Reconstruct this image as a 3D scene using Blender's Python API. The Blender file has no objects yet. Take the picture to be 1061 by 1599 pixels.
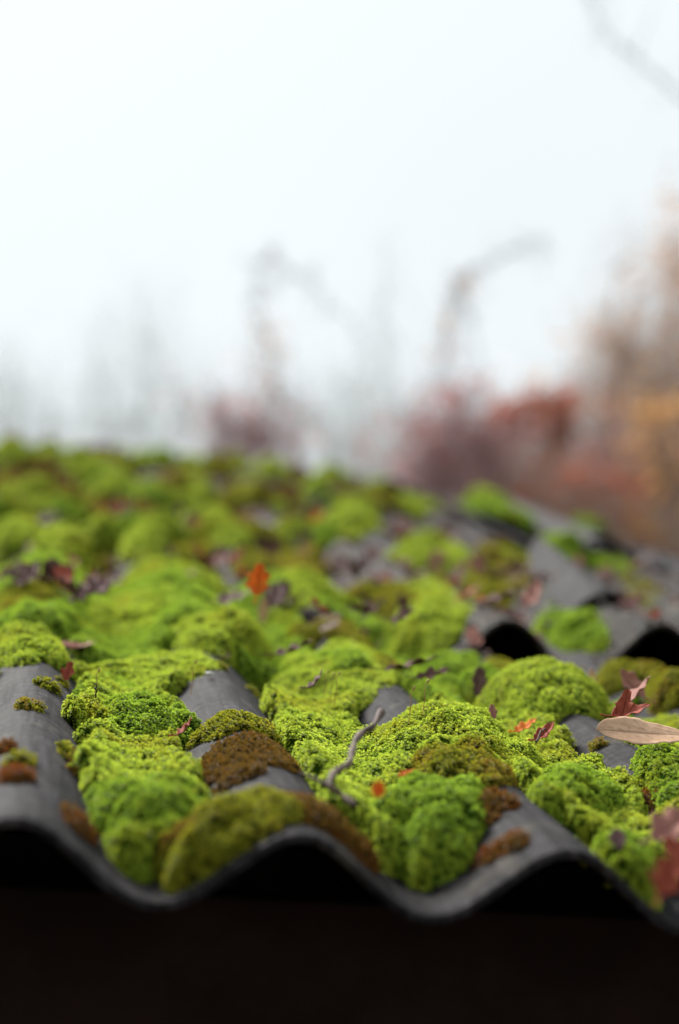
import bpy, math, random
import numpy as np
from mathutils import Matrix, Vector

random.seed(7)
RNG = np.random.default_rng(11)
scene = bpy.context.scene
C = scene.collection
W, H, F = 1061.0, 1599.0, 2600.0
SLOPE = math.radians(14)
EAVE_Z = 2.35

# ------------------------------------------------------------------ camera
MROOF = Matrix.Translation((0, 0, EAVE_Z)) @ Matrix.Rotation(SLOPE, 4, 'X')     # u across, v up the slope, w out of the roof
RC = np.array([[0.98165491, -0.16166588, 0.10108308],
               [-0.0904025, 0.07212869, 0.99328991],
               [-0.16787208, -0.98420607, 0.05619049]])
CP = np.array([.0052, -1.0225, .2624])
cam_d = bpy.data.cameras.new('camera'); cam = bpy.data.objects.new('camera', cam_d); C.objects.link(cam)
m = Matrix(RC.T.tolist()).to_4x4(); m.translation = Vector(CP.tolist())
cam.matrix_world = MROOF @ m
cam_d.sensor_fit = 'VERTICAL'; cam_d.sensor_height = 36; cam_d.sensor_width = 24
cam_d.lens = 36 * F / H
cam_d.clip_start = .02; cam_d.clip_end = 900
cam_d.dof.use_dof = True; cam_d.dof.focus_distance = 1.42; cam_d.dof.aperture_fstop = 2.3
scene.camera = cam

# ------------------------------------------------------------------ world, sun, exposure
SUN_EL, SUN_ROT = math.radians(46), math.radians(-30)
wd = bpy.data.worlds.new('World'); scene.world = wd; wd.use_nodes = True
nt = wd.node_tree; nt.nodes.clear()
N = nt.nodes.new; L = nt.links.new
out = N('ShaderNodeOutputWorld'); bg = N('ShaderNodeBackground'); sky = N('ShaderNodeTexSky')
sky.sky_type = 'NISHITA'; sky.sun_disc = False; sky.sun_elevation = SUN_EL; sky.sun_rotation = SUN_ROT
sky.air_density = 1.0; sky.dust_density = 2.0
geo = N('ShaderNodeNewGeometry'); sep = N('ShaderNodeSeparateXYZ'); tc = N('ShaderNodeTexCoord')
L(tc.outputs['Generated'], sep.inputs[0])
ramp = N('ShaderNodeMapRange'); ramp.inputs[1].default_value = .30; ramp.inputs[2].default_value = 1.0
ramp.inputs[3].default_value = 1.36; ramp.inputs[4].default_value = 1.7      # overcast: brighter to the zenith
ramp.interpolation_type = 'SMOOTHSTEP'
L(sep.outputs[2], ramp.inputs[0])
cl = N('ShaderNodeTexNoise'); cl.inputs['Scale'].default_value = 1.6; cl.inputs['Detail'].default_value = 3
L(tc.outputs['Generated'], cl.inputs[0])
cm = N('ShaderNodeMapRange'); cm.inputs[1].default_value = .3; cm.inputs[2].default_value = .7; cm.inputs[3].default_value = .96; cm.inputs[4].default_value = 1.03
L(cl.outputs[0], cm.inputs[0])
mul = N('ShaderNodeMath'); mul.operation = 'MULTIPLY'; L(ramp.outputs[0], mul.inputs[0]); L(cm.outputs[0], mul.inputs[1])
vm = N('ShaderNodeVectorMath'); vm.operation = 'SCALE'; vm.inputs[0].default_value = (.945, 1.0, 1.0); L(mul.outputs[0], vm.inputs['Scale'])
mx = N('ShaderNodeMix'); mx.data_type = 'RGBA'; mx.inputs[0].default_value = .97
L(sky.outputs[0], mx.inputs[6]); L(vm.outputs[0], mx.inputs[7])
bg.inputs[1].default_value = .1
L(mx.outputs[2], bg.inputs[0]); L(bg.outputs[0], out.inputs[0])
sd = bpy.data.lights.new('sun', 'SUN'); so = bpy.data.objects.new('sun', sd); C.objects.link(so)
sd.energy = 1.5; sd.angle = math.radians(22); sd.color = (1, .97, .92)
so.location = (0, 5, 12)
dirv = Vector((math.cos(SUN_EL) * math.sin(SUN_ROT), math.cos(SUN_EL) * math.cos(SUN_ROT), math.sin(SUN_EL)))
so.rotation_euler = dirv.to_track_quat('Z', 'Y').to_euler()
vs = scene.view_settings; vs.view_transform = 'Standard'; vs.look = 'None'; vs.gamma = 1; vs.exposure = 2.7; vs.use_curve_mapping = False

# ------------------------------------------------------------------ helpers
def at(x, y, w=0.0):
    """the roof point (u, v, w) on which the pixel of the photograph lies"""
    d = RC.T @ np.array([(x - W / 2) / F, (H / 2 - y) / F, -1.0])
    return CP + (w - CP[2]) / d[2] * d
def depth(p):
    return float(-(RC[2] @ (np.asarray(p) - CP)))
CAMW = np.array(cam.matrix_world.translation)
RWORLD = np.array(cam.matrix_world.to_3x3())
def far(x, y, D):
    """world point at horizontal distance D in the direction of a pixel"""
    d = RWORLD @ np.array([(x - W / 2) / F, (H / 2 - y) / F, -1.0])
    return CAMW + d * D / math.hypot(d[0], d[1])

def mesh_obj(name, V, Fc, mats, parent=None, mw=None, smooth=True, attrs=None):
    me = bpy.data.meshes.new(name)
    V = np.asarray(V, dtype=np.float64)
    me.from_pydata(V.tolist(), [], Fc if isinstance(Fc, list) else Fc.tolist())
    if smooth and len(me.polygons):
        me.polygons.foreach_set('use_smooth', [True] * len(me.polygons))
    for k, (dom, typ, arr) in (attrs or {}).items():
        a = me.attributes.new(k, typ, dom)
        a.data.foreach_set('vector' if typ == 'FLOAT_VECTOR' else 'value', np.asarray(arr, dtype=np.float32).ravel())
    for mt in (mats if isinstance(mats, (list, tuple)) else [mats]): me.materials.append(mt)
    me.update()
    o = bpy.data.objects.new(name, me); C.objects.link(o)
    if parent is not None: o.parent = parent
    if mw is not None: o.matrix_world = mw
    return o
def tag(o, label=None, cat=None, group=None, kind=None):
    if label: o['label'] = label
    if cat: o['category'] = cat
    if group: o['group'] = group
    if kind: o['kind'] = kind
    return o
def empty(name, mw, label, cat, group=None):
    o = bpy.data.objects.new(name, None); C.objects.link(o); o.matrix_world = mw; o.empty_display_size = .05
    return tag(o, label, cat, group)
def roofm(u, v, w, rz=0.0, rx=0.0, ry=0.0):
    return MROOF @ Matrix.Translation((u, v, w)) @ Matrix.Rotation(rz, 4, 'Z') @ Matrix.Rotation(rx, 4, 'X') @ Matrix.Rotation(ry, 4, 'Y')

def hash2(i, j, s):
    n = np.sin(i * 127.1 + j * 311.7 + s * 74.7) * 43758.5453
    return n - np.floor(n)
def vnoise(x, y, s=0):
    i, j = np.floor(x), np.floor(y); fx, fy = x - i, y - j
    fx = fx * fx * (3 - 2 * fx); fy = fy * fy * (3 - 2 * fy)
    return (hash2(i, j, s) * (1 - fx) + hash2(i + 1, j, s) * fx) * (1 - fy) + (hash2(i, j + 1, s) * (1 - fx) + hash2(i + 1, j + 1, s) * fx) * fy
def fbm(x, y, s=0, o=4):
    t = 0; a = .5
    for k in range(o):
        t = t + a * vnoise(x * 2 ** k, y * 2 ** k, s + k); a *= .5
    return t
def lumps(u, v, size, s=0):
    """cauliflower relief: rounded heads about `size` across, 0..1"""
    x, y = u / size, v / size
    i, j = np.floor(x), np.floor(y); best = np.full(np.shape(x), 9.0)
    for a in (-1, 0, 1):
        for b in (-1, 0, 1):
            px = i + a + .15 + .7 * hash2(i + a, j + b, s); py = j + b + .15 + .7 * hash2(i + a, j + b, s + 9)
            best = np.minimum(best, (x - px) ** 2 + (y - py) ** 2)
    return np.sqrt(np.clip(1 - best / .72, 0, 1))

# ------------------------------------------------------------------ materials
def new_mat(name):
    mt = bpy.data.materials.new(name); mt.use_nodes = True
    t = mt.node_tree; b = t.nodes['Principled BSDF']
    return mt, t, b
def noise(t, scale, detail=4, rough=.55, vec=None, coord='Object', stretch=None):
    n = t.nodes.new('ShaderNodeTexNoise'); n.inputs['Scale'].default_value = scale; n.inputs['Detail'].default_value = detail; n.inputs['Roughness'].default_value = rough
    if vec is None:
        c = t.nodes.new('ShaderNodeTexCoord'); vec = c.outputs[coord]
    if stretch:
        mp = t.nodes.new('ShaderNodeMapping'); mp.inputs['Scale'].default_value = stretch; t.links.new(vec, mp.inputs[0]); vec = mp.outputs[0]
    t.links.new(vec, n.inputs[0]); return n
def ramp_node(t, src, stops):
    r = t.nodes.new('ShaderNodeValToRGB'); e = r.color_ramp.elements
    while len(e) < len(stops): e.new(.5)
    for k, (p, c) in enumerate(stops): e[k].position = p; e[k].color = (*c, 1)
    t.links.new(src, r.inputs[0]); return r
def bump(t, b, src, strength, dist):
    n = t.nodes.new('ShaderNodeBump'); n.inputs['Strength'].default_value = strength; n.inputs['Distance'].default_value = dist
    t.links.new(src, n.inputs['Height']); t.links.new(n.outputs[0], b.inputs['Normal']); return n
def mixc(t, fac, a, b, mode='MIX'):
    n = t.nodes.new('ShaderNodeMix'); n.data_type = 'RGBA'; n.blend_type = mode
    for k, s in ((0, fac), (6, a), (7, b)):
        if isinstance(s, (int, float)): n.inputs[k].default_value = s
        elif isinstance(s, tuple): n.inputs[k].default_value = (*s, 1)
        else: t.links.new(s, n.inputs[k])
    return n.outputs[2]

def sheet_material(name, dark, light, lichen, amount):
    mt, t, b = new_mat(name)
    n1 = noise(t, 16, 8, .75); n2 = noise(t, 110, 6, .8); n3 = noise(t, 60, 4, .7, stretch=(.35, 1.5, 1)); n5 = noise(t, 60, 4, .7, stretch=(2.6, .14, 1)); n4 = noise(t, 26, 5, .7)
    c = ramp_node(t, n1.outputs[0], [(.32, dark), (.7, light)]).outputs[0]
    fine = ramp_node(t, n2.outputs[0], [(.38, (.35, .35, .35)), (.62, (1.5, 1.48, 1.45))]).outputs[0]
    c = mixc(t, .7, c, fine, 'MULTIPLY')
    ln_ = ramp_node(t, n3.outputs[0], [(.38, (.45, .45, .45)), (.6, (1.2, 1.2, 1.2))]).outputs[0]
    c = mixc(t, .8, c, ln_, 'MULTIPLY')
    l5 = ramp_node(t, n5.outputs[0], [(.40, (.35, .33, .32)), (.58, (1.45, 1.45, 1.45))]).outputs[0]
    c = mixc(t, .85, c, l5, 'MULTIPLY')
    lf = ramp_node(t, n4.outputs[0], [(.56, (0, 0, 0)), (.66, (amount,) * 3)]).outputs[0]
    c = mixc(t, lf, c, lichen)
    t.links.new(c, b.inputs['Base Color'])
    rr = t.nodes.new('ShaderNodeMapRange'); b.inputs['Specular IOR Level'].default_value = .10; rr.inputs[3].default_value = .55; rr.inputs[4].default_value = .95; t.links.new(n1.outputs[0], rr.inputs[0]); t.links.new(rr.outputs[0], b.inputs['Roughness'])
    add = t.nodes.new('ShaderNodeMath'); add.operation = 'ADD'; t.links.new(n3.outputs[0], add.inputs[0]); t.links.new(n2.outputs[0], add.inputs[1])
    bump(t, b, add.outputs[0], .8, .0024)
    return mt
M_SHEET = sheet_material('weathered_sheet', (.004, .0034, .0038), (.043, .040, .045), (.085, .075, .055), .5)
M_SHEET_BLUE = sheet_material('bare_wet_sheet', (.008, .009, .012), (.026, .029, .038), (.05, .05, .04), .35)
M_SHEET_PALE = sheet_material('lichen_pale_sheet', (.009, .008, .007), (.036, .030, .026), (.10, .085, .065), .8)

def moss_material(name, tips, base, brown, dead=.0):
    """tips / base: the two greens of a shoot, base darkened further as painted shade; patches of olive and brown over the cushion"""
    mt, t, b = new_mat(name)
    at_h = t.nodes.new('ShaderNodeAttribute'); at_h.attribute_name = 'tip'
    at_i = t.nodes.new('ShaderNodeAttribute'); at_i.attribute_type = 'INSTANCER'; at_i.attribute_name = 'patch'
    at_r = t.nodes.new('ShaderNodeAttribute'); at_r.attribute_type = 'INSTANCER'; at_r.attribute_name = 'rnd'
    pw = t.nodes.new('ShaderNodeMath'); pw.operation = 'POWER'; pw.inputs[1].default_value = 1.5; t.links.new(at_h.outputs['Fac'], pw.inputs[0])
    c = mixc(t, pw.outputs[0], base, tips)  # inner green taken near black, painting shade between the shoots
    rv = ramp_node(t, at_r.outputs['Fac'], [(0, (.62, .68, .5)), (.5, (1, 1, 1)), (1, (1.35, 1.2, 1.1))]).outputs[0]
    c = mixc(t, 1.0, c, rv, 'MULTIPLY')
    pf = ramp_node(t, at_i.outputs['Fac'], [(.5 - dead, (0, 0, 0)), (.78 - dead, (1, 1, 1))]).outputs[0]
    c = mixc(t, pf, c, brown)
    t.links.new(c, b.inputs['Base Color'])
    b.inputs['Roughness'].default_value = .6; b.inputs['Specular IOR Level'].default_value = .18
    tr = t.nodes.new('ShaderNodeBsdfTranslucent'); t.links.new(c, tr.inputs[0])
    ms = t.nodes.new('ShaderNodeMixShader'); ms.inputs[0].default_value = .38
    o = t.nodes['Material Output']; t.links.new(b.outputs[0], ms.inputs[1]); t.links.new(tr.outputs[0], ms.inputs[2]); t.links.new(ms.outputs[0], o.inputs[0])
    return mt
def core_material(name, a, c2):  # mound under the shoots, colour darkened to paint shade into creases and gaps
    mt, t, b = new_mat(name)
    n = noise(t, 260, 3, .7); c = ramp_node(t, n.outputs[0], [(.35, a), (.7, c2)]).outputs[0]
    t.links.new(c, b.inputs['Base Color']); b.inputs['Roughness'].default_value = 1; b.inputs['Specular IOR Level'].default_value = 0
    bump(t, b, n.outputs[0], .8, .004); return mt
MOSS = {
    'lime':  (moss_material('lime_moss', (.54, .68, .072), (.008, .028, .002), (.38, .38, .028)), core_material('lime_moss_core', (.008, .02, .002), (.03, .06, .005))),
    'green': (moss_material('green_moss', (.37, .55, .050), (.006, .024, .002), (.32, .36, .025)), core_material('green_moss_core', (.006, .018, .002), (.025, .055, .005))),
    'olive': (moss_material('olive_moss', (.36, .37, .026), (.013, .022, .002), (.26, .14, .02), .02), core_material('olive_moss_core', (.012, .014, .002), (.04, .045, .006))),
    'brown': (moss_material('brown_moss', (.19, .11, .016), (.03, .012, .003), (.22, .055, .007), .02), core_material('brown_moss_core', (.03, .018, .008), (.08, .04, .015))),
}
def simple(name, col, rough=.7, spec=.3, var=.35, sc=20, bmp=0):
    mt, t, b = new_mat(name)
    n = noise(t, sc, 5, .6)
    c = ramp_node(t, n.outputs[0], [(.3, tuple(x * (1 - var) for x in col)), (.7, tuple(x * (1 + var) for x in col))]).outputs[0]
    t.links.new(c, b.inputs['Base Color']); b.inputs['Roughness'].default_value = rough; b.inputs['Specular IOR Level'].default_value = spec
    if bmp: bump(t, b, n.outputs[0], .6, bmp)
    return mt
M_WOOD = simple('creosoted_board', (.013, .006, .0045), .85, .15, .4, 14, .002)
M_WALL = simple('dark_render_wall', (.03, .026, .024), .95, .1)
M_GROUND = simple('leafy_soil', (.05, .038, .024), .95, .1, .5, 3)
M_BARK = simple('grey_bark', (.13, .105, .09), .9, .1, .4, 12)
M_BARK_PALE = simple('haze_paled_twigs', (.55, .58, .58), .9, .1, .2, 8)  # lightened colour stands in for haze over the background trees
M_BARK_MAUVE = simple('mauve_twigs', (.34, .23, .23), .9, .1, .3, 8)
M_BARK_TAN = simple('tan_twigs', (.42, .31, .25), .9, .1, .3, 8)
M_TWIG = simple('lichened_twig', (.085, .058, .048), .75, .25, .5, 90, .0012)
M_LITTER = simple('leaf_crumbs', (.055, .028, .02), .8, .2, .6, 30)
M_GRIT = simple('pale_grit', (.45, .45, .40), .8, .3, .2, 60)
M_CAPSULE = simple('moss_stalk', (.25, .14, .04), .6, .3, .3, 60)

def leaf_material(name, a, c2, spot, transl=.25):
    mt, t, b = new_mat(name)
    n = noise(t, 70, 5, .65); n2 = noise(t, 300, 2, .5)
    c = ramp_node(t, n.outputs[0], [(.3, a), (.68, c2)]).outputs[0]
    sp = ramp_node(t, n2.outputs[0], [(.6, (0, 0, 0)), (.7, (.7, .7, .7))]).outputs[0]
    c = mixc(t, sp, c, spot)
    v = t.nodes.new('ShaderNodeAttribute'); v.attribute_name = 'vein'
    c = mixc(t, v.outputs['Fac'], c, tuple(x * .55 for x in a))
    t.links.new(c, b.inputs['Base Color']); b.inputs['Roughness'].default_value = .7; b.inputs['Specular IOR Level'].default_value = .12
    tr = t.nodes.new('ShaderNodeBsdfTranslucent'); t.links.new(c, tr.inputs[0])
    ms = t.nodes.new('ShaderNodeMixShader'); ms.inputs[0].default_value = transl
    o = t.nodes['Material Output']; t.links.new(b.outputs[0], ms.inputs[1]); t.links.new(tr.outputs[0], ms.inputs[2]); t.links.new(ms.outputs[0], o.inputs[0])
    bump(t, b, n.outputs[0], .4, .001)
    return mt
LEAFM = {
    'beige': leaf_material('beige_leaf', (.42, .26, .16), (.60, .41, .28), (.30, .16, .10)),
    'pink': leaf_material('pinkish_leaf', (.24, .10, .085), (.40, .20, .16), (.2, .07, .05)),
    'red': leaf_material('red_leaf', (.20, .035, .02), (.34, .085, .05), (.14, .03, .02)),
    'orange': leaf_material('orange_leaf', (.55, .13, .02), (.75, .25, .04), (.3, .06, .02), .4),
    'brown': leaf_material('brown_leaf', (.06, .03, .024), (.14, .075, .06), (.07, .03, .03)),
    'mauve': leaf_material('mauve_leaf', (.09, .05, .05), (.20, .12, .115), (.1, .05, .05)),
}
BUSHM = {
    'russet': leaf_material('russet_foliage', (.30, .08, .045), (.44, .14, .08), (.2, .05, .03), .5),
    'plum': leaf_material('plum_foliage', (.34, .17, .17), (.48, .27, .26), (.12, .05, .05), .5),
    'haze': leaf_material('pale_pink_foliage', (.46, .34, .32), (.66, .50, .46), (.4, .25, .2), .5),
    'tan': leaf_material('tan_foliage', (.42, .24, .15), (.60, .38, .22), (.3, .15, .08), .5),
    'ochre': leaf_material('ochre_foliage', (.48, .27, .10), (.66, .40, .16), (.3, .12, .03), .5),
}

# ------------------------------------------------------------------ ground and shed
g = mesh_obj('ground', [(-400, -200, 0), (400, -200, 0), (400, 700, 0), (-400, 700, 0)], [(0, 1, 2, 3)], M_GROUND, smooth=False)
tag(g, kind='structure')

PIT = .177; AMP = .0245
UL, UR, VR = -1.26, 1.53, 6.42
ROWV = [0, 1.13, 2.28, 3.42, 4.55, 5.62]
def sheet_w(u, v, phase=0.0):
    """height of the corrugated surface (crest plane at the eave = 0)"""
    r = np.clip(np.searchsorted(np.array(ROWV), v, side='right') - 1, 0, 5)
    v0 = np.array(ROWV)[r]
    lift = .010 * (1 - np.clip((v - v0) / 1.2, 0, 1)) * (r > 0)
    sag = -.006 * np.sin(u * 2.1 + v * .8)
    w = AMP * np.cos(2 * np.pi * (u - phase) / PIT) - AMP + lift + sag * np.clip(v, 0, 1)
    # the right hand column: second row lies lower down, wider waved and lifted
    l2 = .010 * (1 - (v - .985) / 1.2)
    w2 = AMP * 1.35 * np.cos(2 * np.pi * (u - .58) / .195) - AMP + l2 + sag * np.clip(v, 0, 1) + .012 + .012 * np.clip(1 - (v - .985), 0, 1) * (1 + .6 * np.sin(u * 9))
    w3 = AMP * np.cos(2 * np.pi * (u - .02) / PIT) - AMP + lift + sag + .006
    w = np.where((u > .515) & (v > .985) & (v < 2.28), w2, w)
    return np.where((u > .705) & (v >= 2.28), w3, w)

shed = empty('shed', Matrix.Translation((0, 0, EAVE_Z)), 'dark shed with an old mossy corrugated roof seen from its eave', 'shed')
def slab(nu, nv, P, Nn, th):
    """closed thick sheet from a grid of points P (nv, nu, 3) with normals"""
    top = P.reshape(-1, 3); bot = (P - Nn * th).reshape(-1, 3); n = nu * nv
    idx = np.arange(n).reshape(nv, nu)
    q = np.stack([idx[:-1, :-1], idx[:-1, 1:], idx[1:, 1:], idx[1:, :-1]], -1).reshape(-1, 4)
    Fc = q.tolist() + (q[:, ::-1] + n).tolist()
    for a in (idx[0, :], idx[-1, ::-1], idx[::-1, 0], idx[:, -1]):
        for k in range(len(a) - 1): Fc.append([int(a[k]), int(a[k] + n), int(a[k + 1] + n), int(a[k + 1])])
    return np.vstack([top, bot]), Fc
def corrugated(name, u0, u1, v0, v1, wfun, mat, parent, mw, th=.0065, jag=0.0, seed=0, nv=None, label=None):
    nu = max(8, int((u1 - u0) / .0095)); nv = nv or max(10, int((v1 - v0) / .03))
    uu = np.linspace(u0, u1, nu); tt = np.linspace(0, 1, nv)
    lo = v0 + jag * (fbm(uu * 14, uu * 0, seed, 4) - .5) * 2
    hi = v1 + jag * (fbm(uu * 12, uu * 0 + 5, seed + 3, 4) - .5) * (2 if jag else 0)
    U = np.tile(uu, (nv, 1)); V = lo[None, :] * (1 - tt[:, None]) + hi[None, :] * tt[:, None]
    w = wfun(U, V)
    e = 1e-4
    Nn = np.stack([-(wfun(U + e, V) - w) / e, -(wfun(U, V + e) - w) / e, np.ones_like(w)], -1)
    Nn /= np.linalg.norm(Nn, axis=-1, keepdims=True)
    # the rim of a weathered sheet is worn round
    Vv, Fc = slab(nu, nv, np.stack([U, V, w], -1), Nn, th)
    o = mesh_obj(name, Vv, Fc, mat, parent, mw)
    bv = o.modifiers.new('worn_edge', 'BEVEL'); bv.width = .0016; bv.segments = 2; bv.limit_method = 'ANGLE'; bv.angle_limit = math.radians(50)
    if label: o['label'] = label
    return o
for r, v0 in enumerate(ROWV):
    v1 = min(v0 + 1.27 if r + 1 >= len(ROWV) else ROWV[r + 1] + .12, VR)
    for cidx, (a, b_) in enumerate(((UL, -.195), (-.19, .70), (.705, UR))):
        ph = 0.0; up = 0.0; jag = .0028; lo = v0
        if r >= 1:
            jag = .018 if (r == 1 and cidx == 2) else .006
        if cidx == 2 and r >= 1: ph = .580 if r == 1 else .02; up = .012 if r == 1 else .006
        if r == 1 and cidx == 1: b_ = .50; 
        if r == 1 and cidx == 2: a = .515; lo = .985
        if r == 0 and cidx == 1: b_ = .70
        def wf(U, V, v0=v0, ph=ph, up=up, r=r, cidx=cidx):
            sag = -.006 * np.sin(U * 2.1 + V * .8) * np.clip(V, 0, 1)
            lift = .010 * (1 - (V - v0) / 1.2) if r > 0 else -.0 * V
            under = -.0075 * np.clip((V - v0 - 1.0) / .2, 0, 1)
            skew = .012 * np.clip(1 - (V - v0), 0, 1) * (cidx == 2 and r == 1) * (1 + .6 * np.sin(U * 9))
            pit, amp = (.195, AMP * 1.35) if (cidx == 2 and r == 1) else (PIT, AMP)
            return amp * np.cos(2 * np.pi * (U - ph) / pit) - AMP + lift + sag + up + under + skew + .0012 * (fbm(U * 18, V * 9, 3 + r, 3) - .5)
        mat = M_SHEET_PALE if (r == 1 and cidx == 2) else (M_SHEET_BLUE if (cidx == 2 and r >= 1) else M_SHEET)
        corrugated('corrugated_sheet', a, b_, lo, v1, wf, mat, shed, MROOF, jag=jag, seed=r * 3 + cidx,
                   label='pale lichened sheet lapped over the lower row' if (r == 1 and cidx == 2) else None)
# back slope, ridge caps, boards, walls
ridge = MROOF @ Vector((0, VR, -.03))
MB = Matrix.Translation((0, ridge.y, ridge.z)) @ Matrix.Rotation(-SLOPE, 4, 'X')
for k in range(3):
    a = UL + k * .932
    corrugated('corrugated_sheet', a, a + .928, .02, 6.3, lambda U, V: AMP * np.cos(2 * np.pi * U / PIT) - AMP, M_SHEET, shed, MB, nv=6)
for k in range(6):
    a = UL + k * .466; U = np.linspace(a, a + .475, 10); T = np.linspace(-1, 1, 11)
    UU, TT = np.meshgrid(U, T); P = np.stack([UU, TT * .11, .018 - np.abs(TT) ** 1.5 * .045 + (k % 2) * .005], -1)
    Nn = np.stack([0 * UU, np.sign(TT) * .3, np.ones_like(UU)], -1); Nn /= np.linalg.norm(Nn, axis=-1, keepdims=True)
    Vv, Fc = slab(10, 11, P, Nn, .008)
    mesh_obj('ridge_cap', Vv, Fc, M_SHEET, shed, Matrix.Translation((0, ridge.y, ridge.z)))
def box(name, x0, x1, y0, y1, z0, z1, mat, parent, mw, bev=.003):
    V = [(x, y, z) for z in (z0, z1) for y in (y0, y1) for x in (x0, x1)]
    Fc = [(0, 2, 3, 1), (4, 5, 7, 6), (0, 1, 5, 4), (2, 6, 7, 3), (0, 4, 6, 2), (1, 3, 7, 5)]
    o = mesh_obj(name, V, Fc, mat, parent, mw, smooth=False)
    bb = o.modifiers.new('bevel', 'BEVEL'); bb.width = bev; bb.segments = 2
    return o
box('fascia_board', UL + .05, UR - .05, .14, .165, -.29, -.086, M_WOOD, shed, MROOF)
for v in (.35, 1.5, 2.7, 3.9, 5.1, 6.2): box('purlin', UL + .04, UR - .04, v, v + .05, -.106, -.058, M_WOOD, shed, MROOF)
for k in range(5): box('rafter', UL + .1 + k * .62, UL + .16 + k * .62, .17, VR - .05, -.24, -.108, M_WOOD, shed, MROOF)
gz = Matrix.Identity(4)
box('wall', UL + .06, UR - .06, .30, .42, 0, EAVE_Z - .10, M_WALL, shed, gz)
box('wall', UL + .06, UR - .06, 12.0, 12.12, 0, EAVE_Z - .10, M_WALL, shed, gz)
for x in (UL + .06, UR - .18):
    V = [(x, .42, 0), (x, 12, 0), (x, 12, EAVE_Z - .1), (x, ridge.y, ridge.z - .15), (x, .42, EAVE_Z - .1)]
    V += [(a + .12, b2, c) for a, b2, c in V]
    Fc = [(0, 1, 2, 3, 4), (9, 8, 7, 6, 5)] + [(k, k + 5, (k + 1) % 5 + 5, (k + 1) % 5) for k in range(5)]
    mesh_obj('gable_wall', V, Fc, M_WALL, shed, gz, smooth=False)

# ------------------------------------------------------------------ broken pieces of sheet lying on the roof
def fragment(label, u, v, w, width, length, rz, rx, ry, mat, ph=0.0, seed=0, taper=0.0):
    e = empty('broken_sheet_piece', roofm(u, v, w, rz, rx, ry), label, 'roof fragment', 'broken pieces of corrugated sheet')
    o = corrugated('curved_sheet', -width / 2, width / 2, 0, length,
                   lambda U, V: AMP * 1.15 * np.cos(2 * np.pi * (U - ph) / PIT) - AMP, mat, e, e.matrix_world.copy(), th=.007, jag=.012, seed=seed)
    if taper:
        for vt in o.data.vertices:
            k = 1 - taper * min(1, max(0, vt.co.y / length)); vt.co.x = -width / 2 + (vt.co.x + width / 2) * k; vt.co.z *= k ** .5
    return e
fragment('grey broken sheet piece with a pointed back corner, arching over dark green moss', .775, 1.20, .056, .165, .62, math.radians(-13), math.radians(3), math.radians(0), M_SHEET, 0, 21, .8)
fragment('long dark broken sheet piece with a worn pale edge near the right verge', 1.13, 2.42, .060, .24, 1.25, math.radians(-4), math.radians(1), math.radians(-9), M_SHEET, .04, 22)
fragment('small grey curved sheet piece behind the long dark piece', 1.12, 4.5, .07, .22, .5, math.radians(-20), math.radians(-4), math.radians(10), M_SHEET_BLUE, .0, 23)

# ------------------------------------------------------------------ moss
def starlet(seed, leaves=(5, 5, 4)):
    """one moss shoot, unit radius about 1: short stem with whorls of small pointed leaves"""
    r = random.Random(seed); V = []; Fc = []; tip = []
    for k in range(3):
        a = k * 2.094; V += [(.09 * math.cos(a), .09 * math.sin(a), -1.3), (.07 * math.cos(a), .07 * math.sin(a), .5)]; tip += [0, .5]
    for k in range(3): a, b = 2 * k, 2 * ((k + 1) % 3); Fc.append((a, b, b + 1, a + 1))
    for wi, n in enumerate(leaves):
        z = (-.55, .02, .42)[wi]; ln = (.95, .98, .62)[wi]; el = (.15, .45, 1.0)[wi]
        for k in range(n):
            a = 2 * math.pi * (k + .5 * wi + r.uniform(-.22, .22)) / n; e = el + r.uniform(-.2, .2); l2 = ln * r.uniform(.8, 1.15); wd_ = .26
            ca, sa = math.cos(a), math.sin(a)
            def pt(d, s, up=0): 
                x = d * math.cos(e); zz = z + d * math.sin(e) + up
                return (x * ca - s * sa, x * sa + s * ca, zz)
            i = len(V)
            V += [pt(.05, 0), pt(l2 * .5, wd_, .05), pt(l2 * .5, -wd_, .05), pt(l2, 0, -.12 * l2)]
            tip += [.15 + .2 * wi, .55 + .15 * wi, .55 + .15 * wi, 1.0]
            Fc += [(i, i + 1, i + 3), (i, i + 3, i + 2)]
    return V, Fc, tip
TEMPL = {}
for key, (ms_, mc_) in MOSS.items():
    TEMPL[key] = []
    for s in range(3):
        V, Fc, tip = starlet(s * 5 + 1)
        me = bpy.data.meshes.new('shoot'); me.from_pydata(V, [], Fc); a = me.attributes.new('tip', 'FLOAT', 'POINT'); a.data.foreach_set('value', tip); me.materials.append(ms_)
        TEMPL[key].append(bpy.data.objects.new('shoot', me))
def shoot_tree(key):
    ng = bpy.data.node_groups.new('shoots_' + key, 'GeometryNodeTree')
    ng.interface.new_socket('Geometry', in_out='INPUT', socket_type='NodeSocketGeometry'); ng.interface.new_socket('Geometry', in_out='OUTPUT', socket_type='NodeSocketGeometry')
    n = ng.nodes.new; l = ng.links.new
    gi, go = n('NodeGroupInput'), n('NodeGroupOutput'); ip = n('GeometryNodeInstanceOnPoints'); jn = n('GeometryNodeJoinGeometry')
    for t in TEMPL[key]:
        oi = n('GeometryNodeObjectInfo'); oi.inputs['Object'].default_value = t; oi.inputs['As Instance'].default_value = True
        l(oi.outputs['Geometry'], jn.inputs[0])
    def att(nm, typ):
        a = n('GeometryNodeInputNamedAttribute'); a.data_type = typ; a.inputs['Name'].default_value = nm; return a.outputs[0]
    l(gi.outputs[0], ip.inputs['Points']); l(jn.outputs[0], ip.inputs['Instance']); ip.inputs['Pick Instance'].default_value = True
    l(att('rot', 'FLOAT_VECTOR'), ip.inputs['Rotation']); l(att('scl', 'FLOAT'), ip.inputs['Scale'])
    l(ip.outputs[0], go.inputs[0]); return ng
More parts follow.
